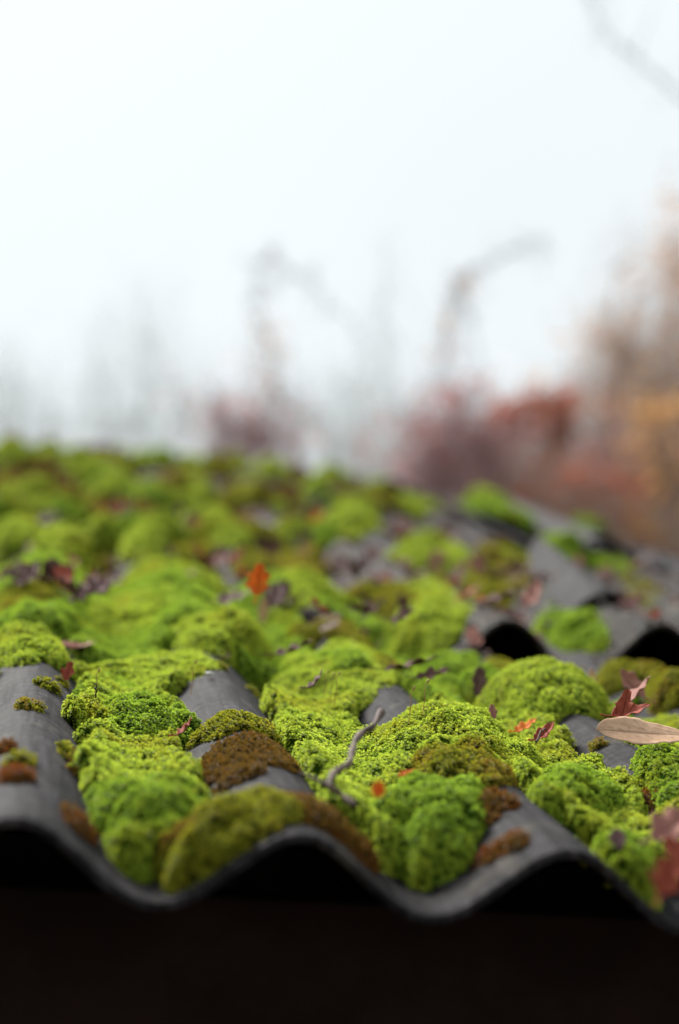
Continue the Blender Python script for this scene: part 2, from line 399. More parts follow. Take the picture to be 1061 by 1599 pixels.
SHOOTS = {k: shoot_tree(k) for k in MOSS}

def shoots_on(V, Fq, key, size, dens, parent, mw, center, rng, lift=.2):
    """scatter shoots over a height field mesh (quads); V local, center = (u, v) of the thing"""
    V = np.asarray(V); T = np.vstack([Fq[:, [0, 1, 2]], Fq[:, [0, 2, 3]]])
    A, B, D = V[T[:, 0]], V[T[:, 1]], V[T[:, 2]]
    cr = np.cross(B - A, D - A); ar = np.linalg.norm(cr, axis=1) / 2
    n = int(ar.sum() * dens)
    if n < 3: return None
    pk = rng.choice(len(T), n, p=ar / ar.sum()); r1, r2 = rng.random(n), rng.random(n); s = np.sqrt(r1)
    P = A[pk] * (1 - s)[:, None] + B[pk] * (s * (1 - r2))[:, None] + D[pk] * (s * r2)[:, None]
    nr = cr[pk] / np.maximum(np.linalg.norm(cr[pk], axis=1, keepdims=True), 1e-12); nr[nr[:, 2] < 0] *= -1
    nr = nr + np.array([0, 0, .35]) + rng.normal(0, .22, (n, 3)); nr /= np.linalg.norm(nr, axis=1, keepdims=True)
    th = np.arccos(np.clip(nr[:, 2], -1, 1)); ph = np.arctan2(nr[:, 1], nr[:, 0])
    # align z to nr: rotate about Y by th, about Z by ph; spin first about z is left to the template choice
    rot = np.stack([np.zeros(n), th, ph], 1)
    sc = size * rng.uniform(.75, 1.3, n)
    P = P + nr * sc[:, None] * lift
    U_, V_ = P[:, 0] + center[0], P[:, 1] + center[1]
    k = max(size / .0026, 1) ** .5
    patch = fbm(U_ * 22 / k, V_ * 22 / k, 40, 3) * 1.0 + rng.normal(0, .06, n)
    o = mesh_obj('moss_shoots', P, [], MOSS[key][0], parent, mw, attrs={'rot': ('POINT', 'FLOAT_VECTOR', rot), 'scl': ('POINT', 'FLOAT', sc), 'patch': ('POINT', 'FLOAT', patch), 'rnd': ('POINT', 'FLOAT', rng.random(n))})
    md = o.modifiers.new('shoots', 'NODES'); md.node_group = SHOOTS[key]
    o['kind'] = 'stuff'
    return o
TOTAL = [0]
def level(v):
    """shoot size and density by how far up the roof it is"""
    if v < 1.5: return .0034, 105000
    if v < 2.6: return .0044, 44000
    if v < 4.0: return .0060, 18000
    return .008, 11500
def cushion(label, u, v, a, b, hgt, key='lime', rot=0.0, fill=.6, group='moss cushions on the corrugated roof', lump=1.0, seed=None, w0=0.0, dens=1.0):
    """a, b half sizes across / up the roof in metres"""
    seed = seed if seed is not None else int(abs(u * 913 + v * 377)) % 991
    rng = np.random.default_rng(seed + 5)
    size, dn = level(v)
    step = max(.0032 if v < 1.5 else .006 if v < 3 else .012, min(a, b) / 30)
    nr = int(max(8, min(48, max(a, b) / step))); na = int(max(24, min(150, 2 * math.pi * (a + b) / 2 / step)))
    rr = np.linspace(0, 1, nr + 1)[1:] ** .85; aa = np.linspace(0, 2 * np.pi, na, endpoint=False)
    Rg, Ag = np.meshgrid(rr, aa, indexing='ij')
    wob = 1 + .75 * (fbm(np.cos(aa) * 2.1 + seed, np.sin(aa) * 2.1 + seed * .37, seed, 3) - .45)
    x = Rg * np.cos(Ag) * a * wob[None, :]; y = Rg * np.sin(Ag) * b * wob[None, :]
    X = x * math.cos(rot) - y * math.sin(rot); Y = x * math.sin(rot) + y * math.cos(rot)
    X = np.concatenate([[0.0], X.ravel()]); Y = np.concatenate([[0.0], Y.ravel()]); R_ = np.concatenate([[0.0], Rg.ravel()])
    Y = np.where(Y + v < .012, .012 - v + .25 * (Y + v - .012) * (Y + v > -.03) - .0105 * (Y + v <= -.03), Y)
    sw = sheet_w(X + u, Y + v)
    lev = sw * (1 - fill) + (-.020) * fill
    hgt = hgt * (.44 if v < 1.3 else .55)
    ks = 1.0 if v < 1.5 else 1.4 if v < 3 else 2.0
    L1 = lumps(X + u + .012 * fbm(X * 60, Y * 60, 5, 2), (Y + v) * .8 + .012 * fbm(X * 60, Y * 60, 8, 2), .031 * ks, seed % 7); L2 = lumps(X + u + .004 * np.sin(Y * 300), Y + v, .0125 * ks, 3)
    dome = np.clip(1 - R_ ** 2.4, 0, 1) ** .5
    und = .40 + 1.2 * fbm((X + u) * 26 / ks + seed, (Y + v) * 20 / ks, seed % 13, 3)
    top = lev + hgt * (.45 + .55 * np.clip(1 - R_ ** 2, 0, 1) ** .8) * (und if lump > .8 else 1)
    hh = min(1, hgt / .018)
    w = sw + (top - sw) * dome + lump * hh * (.0240 * ks * (L1 - .6) + .0062 * ks ** .5 * (L2 - .5)) * np.clip(dome * 1.6, 0, 1)
    w = np.maximum(w, sw - .004 + .003 * dome) - .003 * (R_ > .999) + w0
    Z = w
    V = np.stack([X, Y, Z], 1)
    idx = 1 + np.arange(nr * na).reshape(nr, na); nx = np.roll(idx, -1, axis=1)
    Fq = np.stack([idx[:-1], idx[1:], nx[1:], nx[:-1]], -1).reshape(-1, 4)
    tri = np.stack([np.zeros(na, int), idx[0], nx[0], nx[0]], -1)
    e = empty('moss_cushion', roofm(u, v, 0), label, 'moss cushion', group)
    mesh_obj('mound', V, Fq.tolist() + tri[:, :3].tolist(), MOSS[key][1], e, e.matrix_world.copy())
    s = shoots_on(V, np.vstack([Fq, tri]), key, size, dn * dens, e, e.matrix_world.copy(), (u, v), rng)
    if s is not None: TOTAL[0] += len(s.data.vertices)
    return e

def px(label, x, y, wpx, vlen, hgt, key='lime', rot=0.0, fill=.6, **kw):
    """cushion whose front foot stands at pixel (x, y) of the photograph, wpx wide there, vlen up the roof"""
    wb = -.02
    for _ in range(4):
        p = at(x, y, wb); wb = .5 * wb + .5 * float(sheet_w(np.array(p[0]), np.array(max(p[1], .0))))
    p = at(x, y, wb); a = wpx / 2 * depth(p) / F; p[1] = max(p[1], .006)
    k = (x - W / 2) / F; c = RC[0] + k * RC[2]; vc = p[1] + vlen * .42
    p[0] = CP[0] - (c[1] * (vc - CP[1]) + c[2] * (wb - CP[2])) / c[0]
    return cushion(label, p[0], p[1] + vlen / 2, a, vlen / 2, hgt, key, rot, fill, **kw)
R = math.radians
# --- front and middle distance
px('bright green moss clump filling the leftmost gutter right above the eave edge', 238, 1375, 215, .15, .050, 'green', 0, .6)
px('mottled green moss clump in the left gutter behind the eave clump', 215, 1215, 205, .17, .040, 'green', 0, .8)
px('lime moss tuft tongue reaching over the left flank of the middle rib', 222, 1120, 225, .20, .026, 'lime', 0, .8)
px('low lime moss pad between the two left ribs just behind the tongue', 190, 1048, 190, .22, .024, 'lime', 0, .75)
px('broad flat lime moss pad spreading over the upper left gutter', 262, 1002, 330, .40, .042, 'lime', R(-8), .8)
px('high round lime moss dome capping the middle rib', 358, 1040, 165, .26, .075, 'lime', R(-12), .85)
px('moss dome on the leftmost rib at the left edge of the photo', 42, 1040, 135, .22, .046, 'lime', R(10), .7)
px('green moss fringe in the gutter left of the leftmost rib', -45, 1062, 110, .16, .03, 'green', 0, .7)
px('olive yellow moss lip draped over the eave end of the middle rib', 360, 1352, 240, .09, .036, 'olive', R(10), .55)
px('brown moss lip on the right shoulder of the middle rib at the eave', 505, 1305, 175, .075, .018, 'brown', R(-22), .3)
px('rust brown dying moss mat lying on top of the middle rib', 382, 1203, 165, .115, .004, 'brown', R(4), .0, lump=.7)
px('olive green moss crust at the back of the rust brown mat', 372, 1145, 130, .075, .012, 'olive', R(-5), .15)
px('round green moss clump right of the middle rib at the eave', 655, 1385, 215, .17, .055, 'green', R(-8), .65)
px('olive gold moss clump crowning the third rib', 722, 1248, 180, .13, .046, 'olive', R(-10), .8)
px('small brown moss tuft at the end of the olive gold clump', 752, 1282, 80, .05, .018, 'brown', 0, .2)
px('green moss pocket right of the twig in the centre gutter', 612, 1240, 95, .10, .020, 'green', 0, .6)
px('long lime moss ridge running down beside the third rib, upper end', 722, 1196, 270, .27, .054, 'lime', R(-32), .85, seed=17)
px('lime moss slope continuing the long ridge down to the right', 812, 1232, 105, .15, .036, 'lime', R(-20), .8)
px('green moss heap in the gutter between the third and fourth ribs', 905, 1310, 165, .17, .052, 'green', R(-25), .8)
px('dull green moss foot of the gutter heap nearest the eave', 985, 1385, 110, .10, .032, 'green', R(-20), .7)
px('low lime moss bed left of the twig', 496, 1205, 110, .15, .026, 'lime', R(10), .7)
px('wide lime moss bed in the centre of the roof behind the twig', 515, 1135, 190, .26, .026, 'lime', 0, .8)
px('lime moss bed behind the wide centre bed, with a brown stalk', 470, 1098, 110, .16, .024, 'lime', 0, .75)
px('lime moss pad beside the small bare patch of sheet', 560, 1062, 150, .24, .026, 'lime', 0, .8)
px('perfectly domed bright green moss cushion below the arched sheets', 866, 1132, 200, .22, .092, 'lime', R(-6), .8, lump=.7)
px('small green moss shoulder left of the big domed cushion', 752, 1108, 70, .12, .03, 'green', 0, .7)
px('green moss pad beside the bare rib at the right edge of the photo', 1062, 1252, 140, .14, .044, 'green', R(-12), .8)
px('dark green moss tuft under the pale veined leaf', 1035, 1196, 110, .09, .022, 'green', 0, .7)
px('moss dome at the right edge of the photo behind the pale leaf', 1062, 1112, 90, .13, .052, 'olive', 0, .7)
px('small olive moss tuft in front of the right arched sheet', 968, 1086, 62, .10, .030, 'olive', 0, .6)
px('low green moss strip in front of the left arched sheet', 690, 1094, 100, .16, .024, 'green', 0, .75)
px('ragged olive moss tuft between centre bed and arched sheet', 612, 1066, 75, .14, .032, 'olive', 0, .7)
px('small round olive moss tuft behind the brown leaf in the centre', 466, 1036, 62, .14, .034, 'olive', 0, .7)
px('big lime moss mound left of the arched sheet', 690, 1018, 165, .38, .072, 'lime', R(-20), .85)
px('lime moss bank behind and left of the big mound', 600, 990, 150, .38, .040, 'olive', 0, .8)
px('sunlit yellow lime moss heap in the middle distance', 672, 928, 150, .62, .085, 'lime', R(-15), .85)
px('flat lime moss hummock behind the orange leaf', 488, 950, 140, .34, .052, 'lime', 0, .8)
px('lime moss hummock in front of the flat one, right of the orange leaf stem', 452, 975, 90, .26, .036, 'lime', 0, .75)
px('low green moss hummock beside the orange leaf stem', 392, 990, 90, .22, .030, 'green', 0, .75)
px('olive moss hummock in the centre among crumbs', 545, 1015, 90, .24, .030, 'olive', 0, .75)
px('deep green moss filling the gap between the arched sheets', 905, 1046, 105, .36, .085, 'green', R(-8), .9)
px('small moss tuft growing inside the left sheet arch', 792, 1040, 60, .08, .018, 'olive', 0, .5)
px('olive moss clump at the right edge above the curled leaf', 1040, 1068, 60, .16, .036, 'olive', 0, .7)
px('green moss clump on the far side of the broken grey piece', 955, 920, 90, .55, .062, 'green', R(-10), .9)
px('olive green moss clump beyond the right arched sheet', 1012, 978, 75, .34, .070, 'olive', R(-10), .9)
px('small green moss ball above the point of the broken piece', 880, 888, 55, .30, .070, 'green', 0, .9, w0=.03)
px('green moss tuft on the long dark broken piece', 785, 852, 85, .60, .085, 'green', 0, .9, w0=.05)
px('lime moss tuft at the worn pale edge of the long broken piece', 768, 830, 44, .35, .085, 'lime', 0, .9, w0=.05)
px('tiny far moss tuft alone on the bare blue grey sheet', 918, 842, 36, .30, .05, 'green', 0, .8)
px('green moss strip in the trough between the two arched sheets, further back', 868, 985, 60, .40, .05, 'green', R(-8), .8)
px('lime moss pad running up between big mound and left arched sheet', 690, 985, 95, .45, .050, 'lime', R(-12), .8)
px('olive moss pad behind the left arched sheet', 785, 962, 115, .40, .050, 'olive', R(-10), .8)
px('lime moss pad in the leaf heap behind the left arched sheet', 712, 900, 60, .45, .05, 'lime', R(-10), .8)
px('dark green moss pad left of the point of the broken piece', 800, 900, 55, .4, .05, 'green', 0, .8)
px('small lime moss pad under the start of the long broken piece', 655, 815, 50, .5, .06, 'lime', 0, .8, w0=.01)
px('green moss pad right of the sunlit heap among red leaves', 745, 925, 45, .3, .04, 'green', 0, .8)
px('olive moss clump in the shade between leaves and broken piece', 805, 925, 90, .40, .052, 'olive', 0, .85)
px('long thin lime moss bar behind the purple leaf heap', 282, 922, 165, .34, .046, 'lime', R(5), .8)
px('olive moss clump at the left edge above the leftmost rib dome', 42, 975, 125, .32, .044, 'olive', 0, .75)
px('green moss clump at the left edge beside purple leaves', 75, 935, 80, .30, .045, 'green', 0, .75)
px('rounded moss hummock in the left middle distance', 98, 884, 95, .42, .070, 'lime', 0, .85)
px('moss hummock cut by the left edge of the photo', 18, 878, 90, .48, .062, 'lime', 0, .85)
px('small lime moss hummock left of a bare grey sheet patch', 224, 876, 62, .36, .072, 'lime', 0, .85)
px('steep lime moss bank rising toward the ridge in the centre', 545, 872, 110, .75, .090, 'lime', R(-12), .85)
px('lime moss hummock right of the bare grey sheet patch', 335, 856, 90, .55, .080, 'lime', 0, .85)
px('low green moss clump behind the pink leaf pair', 400, 905, 60, .30, .045, 'olive', 0, .8)

ORD = ['first', 'second', 'third', 'fourth', 'fifth', 'sixth', 'seventh', 'eighth', 'ninth', 'tenth', 'eleventh', 'twelfth', 'thirteenth', 'fourteenth', 'fifteenth', 'sixteenth', 'seventeenth', 'eighteenth']
bands = [(812, 842, .55, .050, 13, 'in the fourth band below the ridge'), (778, 800, .62, .055, 14, 'in the third band below the ridge'),
         (748, 765, .66, .055, 15, 'in the second band below the ridge'), (722, 738, .60, .055, 15, 'in the band just below the ridge'), (704, 716, .45, .060, 16, 'along the ridge line')]
for bi, (y0, y1, vl, hg, n, where) in enumerate(bands):
    xs = np.linspace(12, [505, 590, 620, 590, 540][bi], n - 2 * (bi == 0))
    for k, x in enumerate(xs):
        xx = x + random.uniform(-9, 9); sl = (xx) * .09
        yy = random.uniform(y0, y1) + (sl if bi > 1 else sl * .6) * (1 if bi < 3 else .75)
        p = at(xx, yy, -.02)
        if p[1] > VR - .15: p[1] = VR - .1 - random.random() * .25
        if p[0] > UR - .1: continue
        key = random.choices(['lime', 'green', 'olive', 'brown'], [.52, .2, .18, .10])[0]
        colw = {'lime': 'lime', 'green': 'green', 'olive': 'olive', 'brown': 'brown'}[key]
        a = random.uniform(.032, .056) * (1 if bi < 2 else 1.3)
        cushion(f'blurred {colw} moss cushion, {ORD[k]} from the left {where}', p[0], p[1], a, vl / 2 * random.uniform(.3, .65), hg * random.uniform(1.1, 2.3), key, random.uniform(-.4, .4), .8)

# --- moss carpet between the cushions (one sheet of low moss, with gaps)
def carpet(u0, u1, v0, v1, step, cover, hg, key, seed, front=False):
    nu, nv = int((u1 - u0) / step), int((v1 - v0) / (step * 1.3))
    U, V = np.meshgrid(np.linspace(u0, u1, nu), np.linspace(v0, v1, nv))
    sw = sheet_w(U, V)
    valley = -(sw + AMP) / AMP                                 # 1 in a gutter, -1 on a rib
    m_ = fbm(U * 13 / (1 + .12 * V), V * 8 / (1 + .2 * V), seed, 4) * 1.5 + .22 * valley + cover - .86
    left = np.clip((.66 - U) * 2.5 + np.clip((V - 1.3) * 1.6, 0, 2), 0, 1) * np.clip((V - .55) / .3, 0, 1)
    m_ = m_ - (1 - left) * .5 - .35 * np.clip((U - 1.05) / .3, 0, 1)
    if front: m_ = fbm(U * 30, V * 18, seed, 4) * 1.5 + .70 * valley - .80 - 14 * np.clip(.13 - V, 0, 1)
    h = np.clip(m_ * 6, 0, 1) ** .6 * hg * (.7 + .8 * lumps(U, V * .8, .026 if v0 < 1 else .04 if v0 < 2 else .09, seed) + .3 * lumps(U, V, .016 if v0 < 2 else .04, seed))
    Wd = sw * .75 + (-.02) * .25 + h
    Wd = np.where(m_ > 0, np.maximum(Wd, sw + .001), sw - .01)
    idx = np.arange(nu * nv).reshape(nv, nu)
    q = np.stack([idx[:-1, :-1], idx[:-1, 1:], idx[1:, 1:], idx[1:, :-1]], -1).reshape(-1, 4)
    keep = (m_.ravel()[q] > 0).sum(1) >= 2
    q = q[keep]; P = np.stack([U - u0, V - v0, Wd], -1).reshape(-1, 3)
    used = np.unique(q); rem = np.zeros(len(P), int); rem[used] = np.arange(len(used)); P = P[used]; q = rem[q]
    e = empty('moss_carpet', roofm(u0, v0, 0), 'low continuous moss carpet with gaps, spread between the cushions ' + ('in the gutters at the eave' if front else 'of the lower roof' if v0 < 1.2 else 'of the middle roof' if v0 < 2.6 else 'up to the ridge'), 'moss carpet')
    e['kind'] = 'stuff'
    mesh_obj('moss_bed', P, q, MOSS[key][1], e, e.matrix_world.copy())['kind'] = 'stuff'
    size, dn = level((v0 + v1) / 2)
    s = shoots_on(P, q, key, size, dn * .9, e, e.matrix_world.copy(), (u0, v0), np.random.default_rng(seed))
    TOTAL[0] += len(s.data.vertices)
carpet(-.25, .80, .03, .62, .005, .62, .014, 'lime', 4, front=True)
carpet(-.25, 1.0, .5, 1.5, .006, .36, .014, 'green', 5)
carpet(-.45, 1.4, 1.5, 2.6, .010, .05, .016, 'olive', 6)
carpet(-.75, 1.5, 2.6, 6.35, .02, .05, .018, 'brown', 8)
print('shoots', TOTAL[0])

# --- scraps of moss and dying tufts stuck to the bare ribs
scraps = [('olive', 40, 1110, 26, .03), ('olive', 75, 1080, 40, .03), ('brown', 22, 1225, 60, .035), ('olive', 30, 1198, 50, .03), ('brown', 125, 1225, 45, .10), ('brown', 120, 1300, 50, .05), ('olive', 105, 1190, 30, .05),
          ('brown', 8, 1178, 28, .03), ('olive', 345, 1048, 18, .018), ('brown', 375, 1225, 70, .03), ('brown', 790, 1268, 40, .025), ('brown', 805, 1330, 46, .022), ('brown', 752, 1298, 60, .03), ('brown', 772, 1345, 46, .022), ('olive', 410, 1062, 24, .02), ('olive', 395, 1080, 20, .02),
          ('brown', 1035, 1262, 70, .05), ('brown', 118, 1020, 40, .04), ('brown', 175, 1030, 46, .04), ('olive', 935, 1170, 18, .02), ('olive', 96, 1070, 18, .02), ('olive', 60, 1112, 16, .02)]
scrap_words = ['thin olive moss scrap low on the leftmost rib', 'flat olive moss smear near the top of the leftmost rib', 'brown moss blob on the leftmost rib nearest the eave', 'olive brown moss blob just behind the brown one on the leftmost rib',
               'long rust brown moss strip down the right flank of the leftmost rib', 'brown moss strip at the eave on the right flank of the leftmost rib', 'olive moss tip above the rust strip', 'tiny brown moss blob at the left photo edge',
               'tiny olive moss crumb beside the white grit on the middle rib', 'rust moss patch in front of the brown mat on the middle rib', 'dark moss scrap at the crest of the third rib', 'dark moss spot nearest the eave on the third rib',
               'brown moss scrap under the brown tuft of the third rib', 'dark brown moss spot left of centre on the third rib eave', 'olive crumb on the right flank of the middle rib, upper', 'olive crumb on the right flank of the middle rib, lower',
               'brown moss tuft left of the bare patch at the right photo edge', 'reddish brown tuft right of the leftmost rib dome', 'reddish brown tuft on the low lime pad', 'olive crumb on the bare rib right of the domed cushion', 'small olive crumb high on the leftmost rib', 'smallest olive crumb on the leftmost rib']
for (k, x, y, w_, vl), wd2 in zip(scraps, scrap_words):
    px(wd2, x, y, w_, vl, .006 if k == 'olive' else .007, k, 0, 0.0, group='moss scraps on the bare ribs', lump=.9, dens=.7)

# ------------------------------------------------------------------ leaves, twig, crumbs
def leaf_mesh(ln, wd_, curl=.4, fold=.3, twist=.0, lobes=0, ruffle=.0, seed=0, nl=22, nw=8):
    r = np.random.default_rng(seed)
    t = np.linspace(0, 1, nl); s = np.linspace(-1, 1, 2 * nw + 1)
    T, S = np.meshgrid(t, s, indexing='ij')
    prof = np.sin(np.pi * np.clip(T, 0, 1) ** .8) ** .75
    if lobes: prof = prof * (1 - .42 * (np.sin(T * math.pi * lobes + .6) ** 2) * (T < .93))
    else: prof = prof * (1 + .035 * np.sin(T * 95))
    prof = np.maximum(prof, .02)
    x = S * prof * wd_ / 2
    vein = ((T * 9 - np.abs(S) * 1.1) % 1.0)
    z = fold * np.abs(x) + ruffle * wd_ * np.sin(T * 17 + S * 2 + seed) * S ** 2 * prof - .012 * wd_ * np.abs(np.sin(np.pi * (T * 9 - np.abs(S) * 1.1)))
    ang = curl * T; y = ln * np.where(abs(curl) > 1e-3, np.sin(ang) / (curl + 1e-9), T); z = z + ln * (1 - np.cos(ang)) / (curl + 1e-9)
    y = y - np.abs(S) * prof * 0
    tw = twist * (T - .5); X = x * np.cos(tw) - z * 0 * np.sin(tw); Z = z + x * np.sin(tw)
    Z = Z + .04 * wd_ * (fbm(T * 4 + seed, S * 2 + seed, 1, 3) - .5)
    P = np.stack([X, y, Z], -1).reshape(-1, 3)
    n = 2 * nw + 1; idx = np.arange(nl * n).reshape(nl, n)
    q = np.stack([idx[:-1, :-1], idx[:-1, 1:], idx[1:, 1:], idx[1:, :-1]], -1).reshape(-1, 4)
    ve = np.clip(1 - np.minimum(vein, 1 - vein) * 11, 0, 1) * .55 + np.clip(1 - np.abs(S) * 16, 0, 1)
    return P, q, np.clip(ve, 0, 1).ravel()
def tube(path, radii, ns=7):
    path = np.asarray(path, float); n = len(path); V = []
    d = np.gradient(path, axis=0); d /= np.linalg.norm(d, axis=1, keepdims=True) + 1e-12
    ref = np.array([0, 0, 1.0]) if abs(d[0][2]) < .9 else np.array([1.0, 0, 0])
    s = np.cross(d, ref); s /= np.linalg.norm(s, axis=1, keepdims=True) + 1e-12; t = np.cross(s, d)
    a = np.arange(ns) * 2 * np.pi / ns
    P = path[:, None, :] + np.asarray(radii)[:, None, None] * (np.cos(a)[None, :, None] * s[:, None, :] + np.sin(a)[None, :, None] * t[:, None, :])
    idx = np.arange(n * ns).reshape(n, ns); nx = np.roll(idx, -1, 1)
    q = np.stack([idx[:-1], nx[:-1], nx[1:], idx[1:]], -1).reshape(-1, 4)
    return P.reshape(-1, 3), q
def leaf(label, x, y, lpx, wratio, key, rz, rx=0.0, ry=0.0, curl=.5, fold=.35, w=.0, lobes=0, ruffle=.05, seed=1, stalk=True, group=None, name='fallen_leaf'):
    w0_ = w
    """leaf whose stalk end sits at pixel (x, y); lpx = its length as pixels across the picture there"""
    p = at(x, y, w)
    if p[1] > 1.0:
        for _ in range(5): w = .5 * w + .5 * max(w0_, float(sheet_w(np.array(p[0]), np.array(p[1]))) + .004); p = at(x, y, w)
    mpp = depth(p) / F; ln = lpx * mpp
    e = empty(name, roofm(p[0], p[1], p[2], rz, rx, ry), label, 'leaf', group)
    P, F_, ve = leaf_mesh(ln, ln * wratio, curl, fold, .5, lobes, ruffle, seed)
    b = mesh_obj('leaf_blade', P, F_, LEAFM[key], e, e.matrix_world.copy(), attrs={'vein': ('POINT', 'FLOAT', ve)})
    sm = b.modifiers.new('thickness', 'SOLIDIFY'); sm.thickness = .0004
    if stalk:
        P2, F2 = tube([(0, -ln * .28, .002), (ln * .02, -ln * .15, .001), (0, 0, 0), (0, ln * .5, ln * .02)], [.0009, .0007, .0007, .0004], 6)
        mesh_obj('leaf_stalk', P2, F2, LEAFM[key], e, e.matrix_world.copy())
    return e
leaf('large pale beige leaf with clear side veins lying on its back at the right edge', 932, 1138, 185, .36, 'beige', R(-80), R(-3), R(24), .06, .12, .030, 0, .02, 3, False)
leaf('dark curled leaf scrap hanging under the pale beige leaf', 990, 1152, 48, .7, 'pink', R(-60), R(-20), R(20), 1.2, .7, .018, 0, .12, 4, False)
leaf('red brown leaf twisted behind the pale beige leaf tip', 970, 1122, 55, .55, 'red', R(-30), R(30), 0, .9, .6, .03, 2, .15, 5)
leaf('rusty leaf lying flat behind the pale beige leaf', 955, 1118, 70, .5, 'red', R(-80), R(5), R(10), .5, .4, .03, 0, .1, 6)
leaf('pointed pinkish leaf standing up in front of the right arched sheet', 975, 1100, 78, .55, 'pink', R(-62), R(22), R(-30), .5, .35, .03, 0, .06, 7)
leaf('curled pink leaf left of the pointed standing leaf', 1008, 1090, 60, .6, 'pink', R(62), R(25), R(-35), .8, .45, .02, 0, .12, 8)
leaf('tiny pink leaf tip on the back of the domed cushion', 925, 1070, 26, .5, 'beige', R(10), R(60), 0, .4, .4, .01, 0, .05, 9)
leaf('large pinkish red leaf, blurred, at the lower right corner', 1018, 1310, 95, .75, 'pink', R(-70), R(20), R(20), .5, .3, .012, 3, .10, 10)
leaf('rust red leaf hanging below the pinkish one at the eave corner', 1030, 1400, 85, .7, 'red', R(-40), R(35), R(10), .6, .4, .004, 3, .12, 11)
leaf('second rust red leaf tucked in the fourth gutter at the corner', 1075, 1360, 70, .7, 'red', R(20), R(20), R(-10), .6, .4, .0, 3, .12, 12)
leaf('dull pink leaf scrap in the gutter heap of moss', 965, 1325, 40, .7, 'mauve', R(-10), R(25), 0, .6, .4, .0, 0, .1, 13, False)
leaf('orange leaf standing upright in the middle distance', 400, 930, 52, .85, 'orange', R(-20), R(62), 0, .7, .3, .06, 3, .1, 14)
leaf('pale peach stem leaf below the orange leaf', 410, 972, 42, .36, 'beige', R(-2), R(76), 0, .1, .2, .0, 0, .03, 15, False)
leaf('small round orange pink leaf on the eave clump', 590, 1246, 28, .8, 'orange', R(0), R(68), 0, .5, .3, .012, 0, .05, 16, False)
leaf('orange red sliver of leaf beside the olive gold clump', 622, 1212, 30, .45, 'orange', R(-70), R(10), 0, .4, .5, .0, 0, .1, 17, False)
leaf('red leaf caught between moss tongue and middle rib', 275, 1148, 42, .6, 'red', R(-60), R(20), R(-20), .8, .4, -.005, 2, .15, 18)
leaf('small red leaf left of the moss tongue beside the leftmost rib', 112, 1112, 30, .7, 'red', R(-30), R(25), 0, .9, .4, -.01, 2, .15, 19)
leaf('dark maroon leaf scrap on the edge of the leftmost rib', 102, 1062, 34, .7, 'red', R(-20), R(30), 0, .9, .4, .0, 2, .15, 20, False)
leaf('orange leaf at the end of the long moss ridge', 805, 1142, 44, .5, 'orange', R(-70), R(12), 0, .6, .4, -.005, 0, .12, 21)
leaf('curled rust leaf with pale stalk on the bare rib', 835, 1155, 45, .5, 'red', R(-65), R(14), R(10), 1.0, .5, .006, 0, .12, 22)
leaf('small pink leaf tip by the long moss ridge', 772, 1122, 24, .6, 'pink', R(20), R(45), 0, .6, .4, .012, 0, .1, 23, False)
leaf('upright folded purple brown leaf in front of the left arched sheet', 742, 1088, 50, .55, 'mauve', R(4), R(60), R(20), .7, .8, -.01, 0, .12, 24, False)
leaf('curled purple leaf on the wide centre moss bed', 480, 1074, 42, .5, 'mauve', R(-75), R(14), R(-20), 1.3, .5, .012, 0, .12, 25)
leaf('brown leaf lying between centre beds and the round olive tuft', 430, 1022, 70, .5, 'brown', R(-80), R(10), R(-10), .5, .3, .01, 0, .12, 26)
leaf('long dark leaf strip left of the arched sheet', 600, 1045, 90, .36, 'brown', R(-100), R(6), R(-10), .5, .3, .012, 0, .15, 27)
leaf('dark leaf piece between ragged tuft and green strip', 650, 1058, 60, .5, 'brown', R(-95), R(6), R(10), .5, .4, .01, 0, .15, 28)
leaf('brown leaf draped over the top of the big lime mound', 752, 942, 75, .4, 'mauve', R(-85), R(12), R(-10), .5, .4, .055, 0, .12, 29)
leaf('reddish pink leaf by the foot of the broken grey piece', 822, 948, 55, .6, 'pink', R(-50), R(30), R(-10), .9, .4, .05, 0, .15, 30)
leaf('mauve leaf lying left of the orange leaf stem', 338, 940, 62, .55, 'mauve', R(-80), R(10), R(10), .4, .3, .02, 0, .08, 31)
heaps = [(150, 925, 9, 55, 12, 'mauve', 'in the purple heap on the left'), (20, 905, 6, 36, 16, 'mauve', 'in the heap at the left edge'), (735, 885, 9, 50, 16, 'pink', 'in the reddish heap behind the arched sheets'),
         (650, 835, 8, 48, 16, 'mauve', 'in the heap below the long broken piece'), (345, 880, 4, 26, 8, 'pink', 'right of the long thin moss bar'), (450, 860, 6, 28, 22, 'brown', 'in the brown trail up the centre'),
         (480, 800, 5, 24, 20, 'brown', 'at the top of the brown trail'), (260, 750, 6, 30, 14, 'brown', 'in the brown gap below the ridge'), (560, 895, 6, 50, 10, 'mauve', 'on the grey sheet in the centre'), (640, 775, 6, 45, 14, 'brown', 'near the right end of the ridge'), (385, 755, 4, 26, 10, 'brown', 'below the middle of the ridge'),
         (75, 745, 5, 40, 8, 'brown', 'under the left part of the ridge'), (310, 815, 6, 30, 12, 'mauve', 'left of the middle moss hummocks'), (175, 800, 5, 30, 12, 'brown', 'in the dark gap left of the middle'), (90, 905, 6, 40, 8, 'brown', 'behind the left edge moss clumps'), (820, 905, 7, 45, 12, 'mauve', 'between the arched sheets and the broken piece'), (690, 790, 7, 40, 12, 'brown', 'left of the long broken piece'), (420, 940, 5, 30, 12, 'mauve', 'around the orange leaf stem'), (580, 960, 7, 60, 10, 'brown', 'between the centre moss mounds')]
col_word = {'mauve': 'mauve', 'pink': 'pinkish', 'brown': 'brown', 'red': 'red', 'orange': 'orange'}
